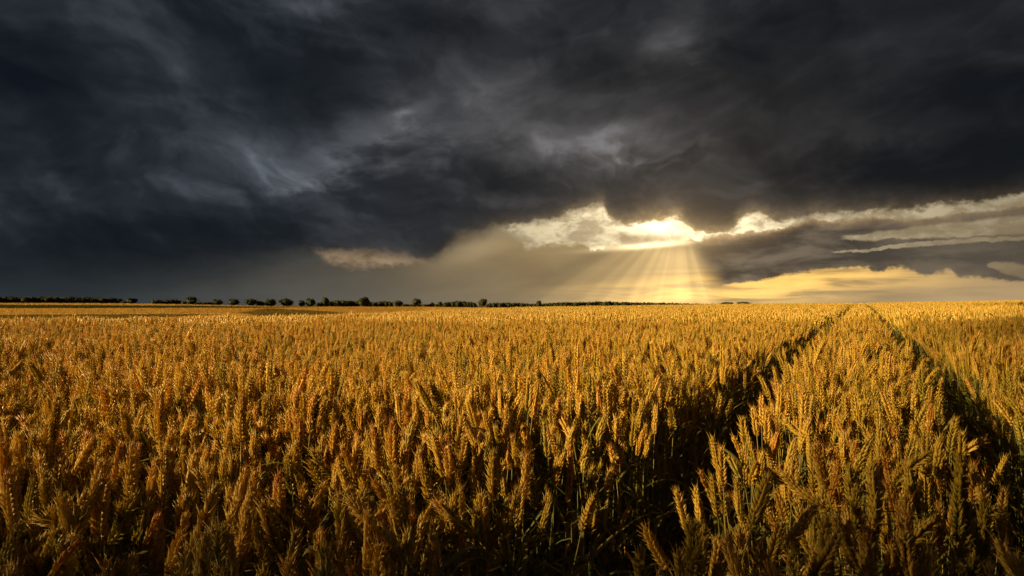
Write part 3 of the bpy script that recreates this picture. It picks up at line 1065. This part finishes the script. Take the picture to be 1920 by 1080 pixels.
def build_stalk(T, B):
    ax = (T - B).normalized(); L = (T - B).length
    flat = Vector((ax.x, ax.y, 0))
    base = Vector((B.x, B.y, 0)) - flat * rng.uniform(0.05, 0.14) + Vector((rng.normal(0, 0.015), rng.normal(0, 0.015), 0))
    if in_track(base.x, base.y, -0.01):
        lt = base.x * TV[0] + base.y * TV[1]
        c = [W_L0 - 0.02, W_L1 + 0.02, W_R0 - 0.02, W_R1 + 0.02]
        w = min(c, key=lambda q: abs(q - lt))
        base += Vector((TV[0], TV[1], 0)) * (w - lt)
    base.z = float(land(base.x, base.y)) - 0.01
    root = empty('wheat_stalk', base)
    # stem: Hermite curve that enters the ear along its axis
    p0, p1 = Vector((0, 0, 0)), B - base
    h = p1.length
    dn = ax.copy()
    if dn.z < 0.15:
        dn.z = 0.15; dn.normalize()
    t0, t1 = Vector((0, 0, h)), dn * h * 0.9
    pts = []
    for i in range(11):
        t = i / 10
        pts.append(p0 * (2 * t ** 3 - 3 * t * t + 1) + t0 * (t ** 3 - 2 * t * t + t) + p1 * (-2 * t ** 3 + 3 * t * t) + t1 * (t ** 3 - t * t))
    pts[-1] = p1 + ax * 0.002
    mb = MB()
    mb.tube(pts, [0.0020 - 0.0007 * i / 10 for i in range(11)], 6, 0, [0.25 + 0.5 * (i // 6) / 10 for i in range(66)])
    link('stem', mb.mesh('stem', [M_STEM]), root)
    q = ax.to_track_quat('Z', 'X') @ Quaternion((0, 0, 1), rng.uniform(0, 6.283))
    link('ear', EAR_VARIANTS[rng.integers(len(EAR_VARIANTS))], root, p1, q, L / 0.112)
    for k in range(rng.integers(2, 5)):
        i = int(rng.integers(4, 10))
        link('leaf', LEAF_VARIANTS[rng.integers(len(LEAF_VARIANTS))], root, pts[i], (0, 0, rng.uniform(0, 6.283)), rng.uniform(0.7, 1.15))
    return root


singles = [(build_stalk(T, B), T, B) for T, B in stalks]


# ---- labels of the single stalks: what they look like, then where they stand
def describe():
    ordinal = ['leftmost', 'second', 'third', 'fourth', 'fifth', 'sixth', 'seventh', 'eighth', 'ninth', 'tenth', 'eleventh', 'twelfth', 'thirteenth', 'fourteenth', 'fifteenth', 'sixteenth', 'seventeenth', 'eighteenth', 'nineteenth', 'twentieth']
    groups = {}
    for root, T, B in singles:
        tx, ty, f = project(T.x, T.y, T.z)
        bx, by, f2 = project(B.x, B.y, B.z)
        ang = math.degrees(math.atan2(tx - bx, by - ty))
        pose = 'upright' if abs(ang) < 9 else ('tilted' if abs(ang) < 24 else ('slanting' if abs(ang) < 55 else 'drooping'))
        if pose != 'upright':
            pose += ' right' if ang > 0 else ' left'
        lat = T.x * TV[0] + T.y * TV[1]
        if lat < W_L0 - 0.10:
            where = 'in left crop, ' + ('far left' if tx < 330 else ('centre left' if tx < 650 else 'near centre'))
        elif lat < (W_L0 + W_L1) / 2:
            where = 'on left bank of left track'
        elif lat < W_L1 + 0.10:
            where = 'on right bank of left track'
        elif lat < W_R0 - 0.09:
            where = 'in strip between tracks'
        elif lat < (W_R0 + W_R1) / 2:
            where = 'on left bank of right track'
        else:
            where = 'beyond the right track'
        row = 'at bottom edge' if ty > 1010 else ('in front row' if ty > 900 else ('in second row' if ty > 800 else 'further back'))
        groups.setdefault((pose, where, row), []).append((tx, root))
    for (pose, where, row), mem in groups.items():
        mem.sort(key=lambda q: q[0])
        for i, (tx, root) in enumerate(mem):
            core = f'{pose} wheat ear {row} {where}'
            if len(mem) == 1:
                lab = 'golden ' + core
            else:
                o_ = ordinal[0] if i == 0 else ('rightmost' if i == len(mem) - 1 else ordinal[min(i, 19)] + ' from left')
                lab = f'{o_} {core}'
            tag(root, lab, 'wheat', 'wheat stalks standing in the foreground')


describe()

# ---- the rest of the crop: ONE object, more than anyone could count
sets = []                            # (variants, points)
variants = []


def add_variants(n, fn):
    k0 = len(variants)
    for _ in range(n):
        mb = MB(); fn(mb); variants.append(mb)
    return k0, n


v0 = add_variants(14, lambda mb: stalk_variant(mb, rng, 0))
v1 = add_variants(14, lambda mb: stalk_variant(mb, rng, 1))
v2 = add_variants(16, lambda mb: stalk_variant(mb, rng, 2))


def clump(mb):
    for _ in range(7):
        stalk_variant(mb, rng, 3, (rng.uniform(-0.10, 0.10), rng.uniform(-0.10, 0.10)), None, rng.uniform(0.94, 1.05))


v3 = add_variants(12, clump)
XYZ, ROT, SCL, PICK = [], [], [], []


def put(x, y, vset, scale, sink=0.0, tilt=0.04, rot=None):
    n = len(x)
    pk = vset[0] + rng.integers(0, vset[1], n)
    rz = rng.uniform(0, 6.283, n)
    tx_, ty_ = rng.normal(0, tilt, n), rng.normal(0, tilt, n)
    off = np.array([getattr(m, 'reach', 0.0) for m in variants])[pk] * scale
    ex = x + off * np.cos(rz) + ty_ * 0.9; ey = y + off * np.sin(rz) - tx_ * 0.9
    k = ~in_track(ex, ey, 0.022)
    k |= rng.random(n) < 0.012
    x, y, scale, pk, rz, tx_, ty_ = (q[k] for q in (x, y, scale, pk, rz, tx_, ty_))
    n = len(x)
    z = land(x, y) - sink
    XYZ.append(np.stack([x, y, z], 1))
    ROT.append(np.stack([tx_, ty_, rz], 1))
    SCL.append(scale)
    PICK.append(pk)


def canopy(x, y):
    return 1.0 + 0.035 * np.sin(x * 1.3 + 0.7 * y) * np.sin(y * 0.9 - 0.4 * x) + 0.03 * np.sin(x * 4.1 + y * 2.3)


near = np.hypot(nx, ny) < 2.6
a = rest & near
put(nx[a], ny[a], v0, nscale[a])
a = rest & ~near
put(nx[a], ny[a], v1, nscale[a] * canopy(nx[a], ny[a]))
reach = lambda t: np.interp(t, _TH, _RT) * 1.5
for r0, r1, dens, vs, tl in ((5.5, 12.0, 420, v1, .04), (12.0, 30.0, 270, v2, .04), (30.0, 165.0, 24, v3, .02)):
    x, y = jitter_grid(r0, r1, dens, R(55), reach)
    k = ~in_track(x, y, 0.0 if vs is not v3 else 0.14)
    x, y = x[k], y[k]
    put(x, y, vs, (CANOPY / 0.885) * canopy(x, y) * rng.normal(1.0, 0.045, len(x)), 0.0, tl)
crop = scatter_object('wheat_crop', variants, np.concatenate(XYZ), np.concatenate(ROT), np.concatenate(SCL), np.concatenate(PICK), [M_EAR, M_STEM, M_LEAF])
tag(crop, 'ripe golden wheat crop filling the field up to the crest', 'wheat crop', kind='stuff')


def dry_leaves():
    """dead blades and straw lying in the two wheel tracks"""
    vs = []
    for k in range(8):
        mb = MB()
        add_leaf(mb, rng, (0, 0, 0), 0.0, rng.uniform(0.16, 0.30), rng.uniform(0.004, 0.010), rng.uniform(-0.1, 0.7), rng.uniform(0.2, 1.6), 0, 7, tint=rng.uniform(0.3, 1.0))
        vs.append(mb)
    n = 1500
    t = 0.6 + 9.0 * rng.random(n) ** 1.4
    lt = np.where(rng.random(n) < 0.6, rng.uniform(W_L0 - 0.06, W_L1 + 0.04, n), rng.uniform(W_R0 - 0.04, W_R1 + 0.06, n))
    x = TU[0] * t + TV[0] * lt; y = TU[1] * t + TV[1] * lt
    z = land(x, y) + rng.uniform(-0.03, 0.16, n) ** 1.0
    rot = np.stack([rng.normal(0, 0.35, n), rng.normal(0, 0.35, n), rng.uniform(0, 6.283, n)], 1)
    o = scatter_object('dry_leaves', vs, np.stack([x, y, z], 1), rot, rng.uniform(0.6, 1.2, n), rng.integers(0, 8, n), [M_DRY])
    tag(o, 'dead wheat leaves and straw lying in the wheel tracks', 'dry leaves', kind='stuff')


dry_leaves()
print('crop instances', sum(len(a) for a in XYZ), 'variant faces', sum(len(m.f) for m in variants))


# ------------------------------------------------------------------ far fields
def far_fields():
    r_, th_ = [], []
    half0, half1 = R(-57), R(14)
    plots = {'gold': [], 'green': [], 'olive': [], 'stubble': []}
    x, y = [], []
    r = 46.0
    S = []
    while r < 815:
        size = 2.0 + r * 0.012
        step = size * 0.92
        for t in np.arange(half0, half1, step / r):
            rt = np.interp(t, _TH, _RT)
            if r > rt * 1.5:
                tt = t + rng.uniform(-.3, .3) * step / r; q = r + rng.uniform(-.3, .3) * step
                x.append(q * math.sin(tt)); y.append(q * math.cos(tt)); S.append(size)
        r += step * 0.9
    x, y, S = np.array(x), np.array(y), np.array(S)
    z = land(x, y)
    px, py, f = project(x, y, z + 0.8)
    # crops and painted shade by plot: boundaries run across the land
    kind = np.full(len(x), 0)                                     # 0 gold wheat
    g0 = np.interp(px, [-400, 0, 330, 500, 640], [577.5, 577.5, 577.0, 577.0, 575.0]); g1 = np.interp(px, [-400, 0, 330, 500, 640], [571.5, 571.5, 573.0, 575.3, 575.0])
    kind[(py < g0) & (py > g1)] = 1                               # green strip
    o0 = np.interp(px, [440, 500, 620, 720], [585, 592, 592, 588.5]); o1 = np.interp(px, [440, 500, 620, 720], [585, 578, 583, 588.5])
    kind[(py < o0) & (py > o1) & (px > 440) & (px < 720)] = 2     # olive wedge: shade put into the colour
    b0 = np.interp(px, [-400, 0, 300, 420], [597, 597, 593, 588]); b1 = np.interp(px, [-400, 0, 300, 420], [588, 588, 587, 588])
    kind[(py < b0) & (py > b1)] = 2  # dark strip of shade, likewise painted olive
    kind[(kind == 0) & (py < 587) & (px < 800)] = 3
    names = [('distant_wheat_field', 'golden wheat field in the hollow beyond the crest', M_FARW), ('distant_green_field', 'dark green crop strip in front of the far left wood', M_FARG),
             ('distant_shade_field', 'crop darkened to olive by painted shade, in wedges between the golden fields', M_FARSHADE), ('distant_stubble_field', 'pale tan field reaching back to the hedges and trees', M_FARS)]
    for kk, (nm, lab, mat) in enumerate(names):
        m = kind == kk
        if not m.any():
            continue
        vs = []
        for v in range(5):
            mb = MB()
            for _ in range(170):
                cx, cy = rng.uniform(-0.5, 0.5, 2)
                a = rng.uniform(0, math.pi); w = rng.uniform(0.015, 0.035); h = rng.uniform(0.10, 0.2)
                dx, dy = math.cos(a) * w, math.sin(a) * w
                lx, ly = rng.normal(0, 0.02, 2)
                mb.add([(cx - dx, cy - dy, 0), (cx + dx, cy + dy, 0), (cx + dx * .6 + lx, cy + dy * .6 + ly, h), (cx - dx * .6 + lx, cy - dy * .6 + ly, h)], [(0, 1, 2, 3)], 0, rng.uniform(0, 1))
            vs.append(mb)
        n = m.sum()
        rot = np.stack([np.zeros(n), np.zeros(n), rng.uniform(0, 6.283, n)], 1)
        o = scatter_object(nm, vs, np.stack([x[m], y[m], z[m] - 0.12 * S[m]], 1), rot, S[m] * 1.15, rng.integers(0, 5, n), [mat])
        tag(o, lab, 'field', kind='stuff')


far_fields()


# ------------------------------------------------------------------ trees and hedges
def leaf_cloud(mb, blobs, n, size, r):
    """leaf-sized faces through the volume of several lobes, over a rough dark core"""
    for (cx, cy, cz, rx, ry, rz) in blobs:
        # core
        vs, fs = [], []
        nu, nv = 8, 5
        for j in range(nv + 1):
            ph = math.pi * j / nv
            for i in range(nu):
                a = 2 * math.pi * i / nu
                q = 0.86 * r.uniform(0.88, 1.1)
                vs.append((cx + rx * q * math.sin(ph) * math.cos(a), cy + ry * q * math.sin(ph) * math.sin(a), cz + rz * q * math.cos(ph)))
        for j in range(nv):
            for i in range(nu):
                i2 = (i + 1) % nu
                fs.append((j * nu + i, (j + 1) * nu + i, (j + 1) * nu + i2, j * nu + i2))
        mb.add(vs, fs, 0, 0.35)
        vol = rx * ry * rz
        for _ in range(n):
            d = Vector(r.normal(0, 1, 3)).normalized()
            q = r.uniform(0.75, 1.08)
            c = Vector((cx + rx * q * d.x, cy + ry * q * d.y, cz + rz * q * d.z))
            a = Vector(r.normal(0, 1, 3)).normalized(); b = a.orthogonal().normalized()
            s = size * r.uniform(0.5, 1.2)
            t = min(1, max(0, 0.5 + r.normal(0, 0.25)))
            mb.add([c - a * s, c + b * s * .7, c + a * s, c - b * s * .7], [(0, 1, 2, 3)], 0, t)


CROWNS, TRUNKS = [], []
for k in range(7):
    r = np.random.default_rng(40 + k)
    mb = MB()
    blobs = [(0, 0, 0.58, 0.44, 0.44, 0.39)]
    for i in range(7 + k % 3):
        a = 6.283 * i / (7 + k % 3) + r.uniform(-.4, .4); e = r.uniform(0.02, 0.32)
        blobs.append((math.cos(a) * e, math.sin(a) * e, r.uniform(0.38, 0.84), r.uniform(.15, .22), r.uniform(.15, .22), r.uniform(.12, .17)))
    leaf_cloud(mb, blobs, 70, 0.05, r)
    CROWNS.append(mb.mesh('crown', [M_CROWN], False))
    mb = MB()
    mb.tube([(0, 0, -0.03), (0.005, 0, 0.12), (0.0, 0.01, 0.30), (0.01, 0, 0.55)], [0.045, 0.034, 0.028, 0.012], 7)
    for i in range(4):
        a = 1.57 * i + r.uniform(-.4, .4)
        mb.tube([(0, 0, 0.24 + 0.03 * i), (math.cos(a) * .12, math.sin(a) * .12, 0.42), (math.cos(a) * .24, math.sin(a) * .24, 0.60)], [0.016, 0.011, 0.005], 5)
    TRUNKS.append(mb.mesh('trunk', [M_BARK]))


def tree(px_, top, width, name, label, cat='tree', dist=R_TREE, grp='trees along the far field edge', trunk=True, lift=1.0):
    d = ray(px_, 572)
    r = dist / math.hypot(d.x, 1.0)
    x, y = d.x * r, r
    z = float(land(x, y))
    H = CAM_Z + dist * slope_of(px_, top) - z
    W = 1.08 * width / FPX * dist / math.cos(th_of(px_))
    root = empty(name, (x, y, z))
    k = int(rng.integers(7))
    s = W / 0.98
    rz = rng.uniform(0, 6.283)
    if trunk:
        lo = H * 0.05 * lift
        hs = (H - lo) / 0.78
        link('crown', CROWNS[k], root, (0, 0, H - 0.98 * hs), (0, 0, rz), (s, s, hs))
        link('trunk', TRUNKS[k], root, (0, 0, 0), (0, 0, rz), (s, s, H))
    else:
        hs = H / 0.72
        link('crown', CROWNS[k], root, (0, 0, H - 0.96 * hs), (0, 0, rz), (s, s, hs))
        link('trunk', TRUNKS[k], root, (0, 0, 0), (0, 0, rz), (s * .7, s * .7, H))
    tag(root, label, cat, grp)
    return root


def belt(name, label, x0, x1, tops, dist, kind=None, cat='hedge', depth=6.0, jag=0.10, grp=None, size=0.7, base_drop=0.0):
    """a run of bushes from pixel column x0 to x1; tops = list of (column, row)"""
    mb = MB()
    r = np.random.default_rng(int(x0) + 500)
    x = x0
    org = None
    while x <= x1:
        d = ray(x, 572); q = dist / math.hypot(d.x, 1.0)
        wx, wy = d.x * q, q
        z = float(land(wx, wy)) - base_drop
        if org is None:
            org = Vector((wx, wy, z))
        top = np.interp(x, [t[0] for t in tops], [t[1] for t in tops])
        H = max(0.8, CAM_Z + dist * slope_of(x, top) - z)
        H *= 1 - r.uniform(0, jag)
        w = max(H * 0.55, 1.4) * r.uniform(0.8, 1.25)
        c = Vector((wx, wy, z)) - org
        yo = r.uniform(-.5, .5) * depth
        leaf_cloud(mb, [(c.x, c.y + yo, c.z + H * 0.46, w, w * 1.1, H * 0.54)], 46, size * H / 6.0 + 0.15, r)
        x += w * (0.45 if kind else 0.72) * FPX / dist * (1 - 0.15 * r.random())
    o = link(name, mb.mesh(name, [M_CROWN], False), None, org)
    tag(o, label, cat, grp, kind)
    return o


belt('distant_wood', 'long dark wood on the skyline at far left', -60, 222, [(-60, 557), (8, 554.5), (20, 557), (75, 555.5), (140, 556.5), (190, 558), (222, 558.5)], 840, 'stuff', 'wood', 14, 0.07)
tree(232, 564, 11, 'bush', 'small bush just right of the long dark wood', 'bush', trunk=False, grp='bushes along the far field edge')
tree(247, 558.4, 18, 'round_tree', 'round tree right of the wood, before the open gap of sky')
belt('hedge', 'dark hedge at left, right after the skyline gap', 287, 337, [(287, 562), (296, 561), (310, 562.5), (328, 560), (338, 563)], 810)
tree(344, 565, 11, 'bush', 'small bush between the first hedge and the tall left tree', 'bush', trunk=False, grp='bushes along the far field edge')
tree(359.5, 555.2, 20, 'tall_tree', 'tallest tree on the left, rising between two low hedges')
belt('hedge', 'low hedge right of the tall left tree', 369, 400, [(369, 566), (400, 566)], 815)
tree(409, 561, 18, 'round_tree', 'round tree ending the low hedge at left')
tree(438.5, 560, 19, 'round_tree', 'lone round tree with open field on both sides')
tree(472, 558.6, 22, 'broad_tree', 'broad tree with a small bush touching its right side')
tree(488.5, 564, 15, 'bush', 'small dark bush between two broad trees', 'bush', trunk=False, grp='bushes along the far field edge')
tree(505.5, 561, 24, 'broad_tree', 'wide low tree with a small bush touching its left side')
tree(537.5, 559.2, 25, 'broad_tree', 'lone wide tree left of the long tree line')
tree(566.5, 563, 13, 'round_tree', 'small round tree beginning the long tree line')
tree(583, 559.6, 20, 'round_tree', 'second tree of the long tree line, fuller than its neighbour')
tree(610, 556.5, 17, 'tall_tree', 'dark tall tree at the left end of the thick hedge')
belt('hedge', 'thick hedge between two tall dark trees', 597, 673, [(597, 567), (612, 564), (622, 563.5), (642, 561.5), (655, 563), (672, 563)], 812)
tree(682.5, 556.6, 26, 'broad_tree', 'large dark tree in the middle of the long tree line')
belt('hedge', 'hedge with a humped end right of the large dark tree', 690, 736, [(690, 565), (706, 565), (722, 563), (737, 566)], 812)
tree(747, 562, 20, 'round_tree', 'round tree ending the humped hedge')
belt('hedge', 'very low hedge behind the lone lollipop tree', 756, 832, [(756, 569.8), (795, 570), (832, 568.5)], 830)
tree(781, 559.2, 20, 'lone_tree', 'lone lollipop tree with a bare trunk above a very low hedge', lift=5)
tree(810, 566.4, 9, 'bush', 'tiny round bush right of the lollipop tree', 'bush', trunk=False, grp='bushes along the far field edge')
tree(824.5, 565.4, 11, 'bush', 'small bush left of the long humped hedge', 'bush', trunk=False, grp='bushes along the far field edge')
belt('hedge', 'long humped hedge left of the round roadside tree', 834, 894, [(834, 566.5), (845, 565), (856, 563.2), (868, 564.5), (881, 564.5), (894, 568)], 812)
tree(905.6, 559.3, 18.5, 'round_tree', 'round dark tree in front of the hedge end, trunk showing', lift=4, dist=770)
belt('hedge', 'low ragged hedge between the two central round trees', 916, 1002, [(916, 568.5), (945, 566.6), (960, 566.8), (985, 568.5), (1003, 568.5)], 812)
tree(1010, 563, 14, 'round_tree', 'last round tree before the low ridge wood')
belt('hedge', 'long low hedge beneath the wooded ridge', 1018, 1080, [(1018, 568.6), (1060, 569.5), (1080, 571.5)], 812)
belt('hedge', 'thin broken hedge under the wooded ridge, below the light rays', 1092, 1210, [(1092, 571.5), (1150, 572), (1210, 572.5)], 880, size=0.5)
belt('distant_ridge_wood', 'low hazy wooded ridge on the horizon below the light rays', 1024, 1335, [(1024, 568), (1060, 566.3), (1120, 565), (1150, 565), (1200, 566.2), (1260, 567.6), (1300, 568.6), (1335, 569.6)], 2300, 'stuff', 'wood', 60, 0.12, size=0.9, base_drop=2)
belt('hedge', 'thin low hedge joining two dark copses under the sun glow', 1322, 1398, [(1322, 570.3), (1398, 569.6)], 900)
tree(1361, 566, 28, 'copse', 'left of two flat dark copses on the crest under the sun', 'copse', dist=880, trunk=False, grp='copses on the crest')
tree(1395, 565.3, 25, 'copse', 'right of two flat dark copses on the crest under the sun', 'copse', dist=880, trunk=False, grp='copses on the crest')
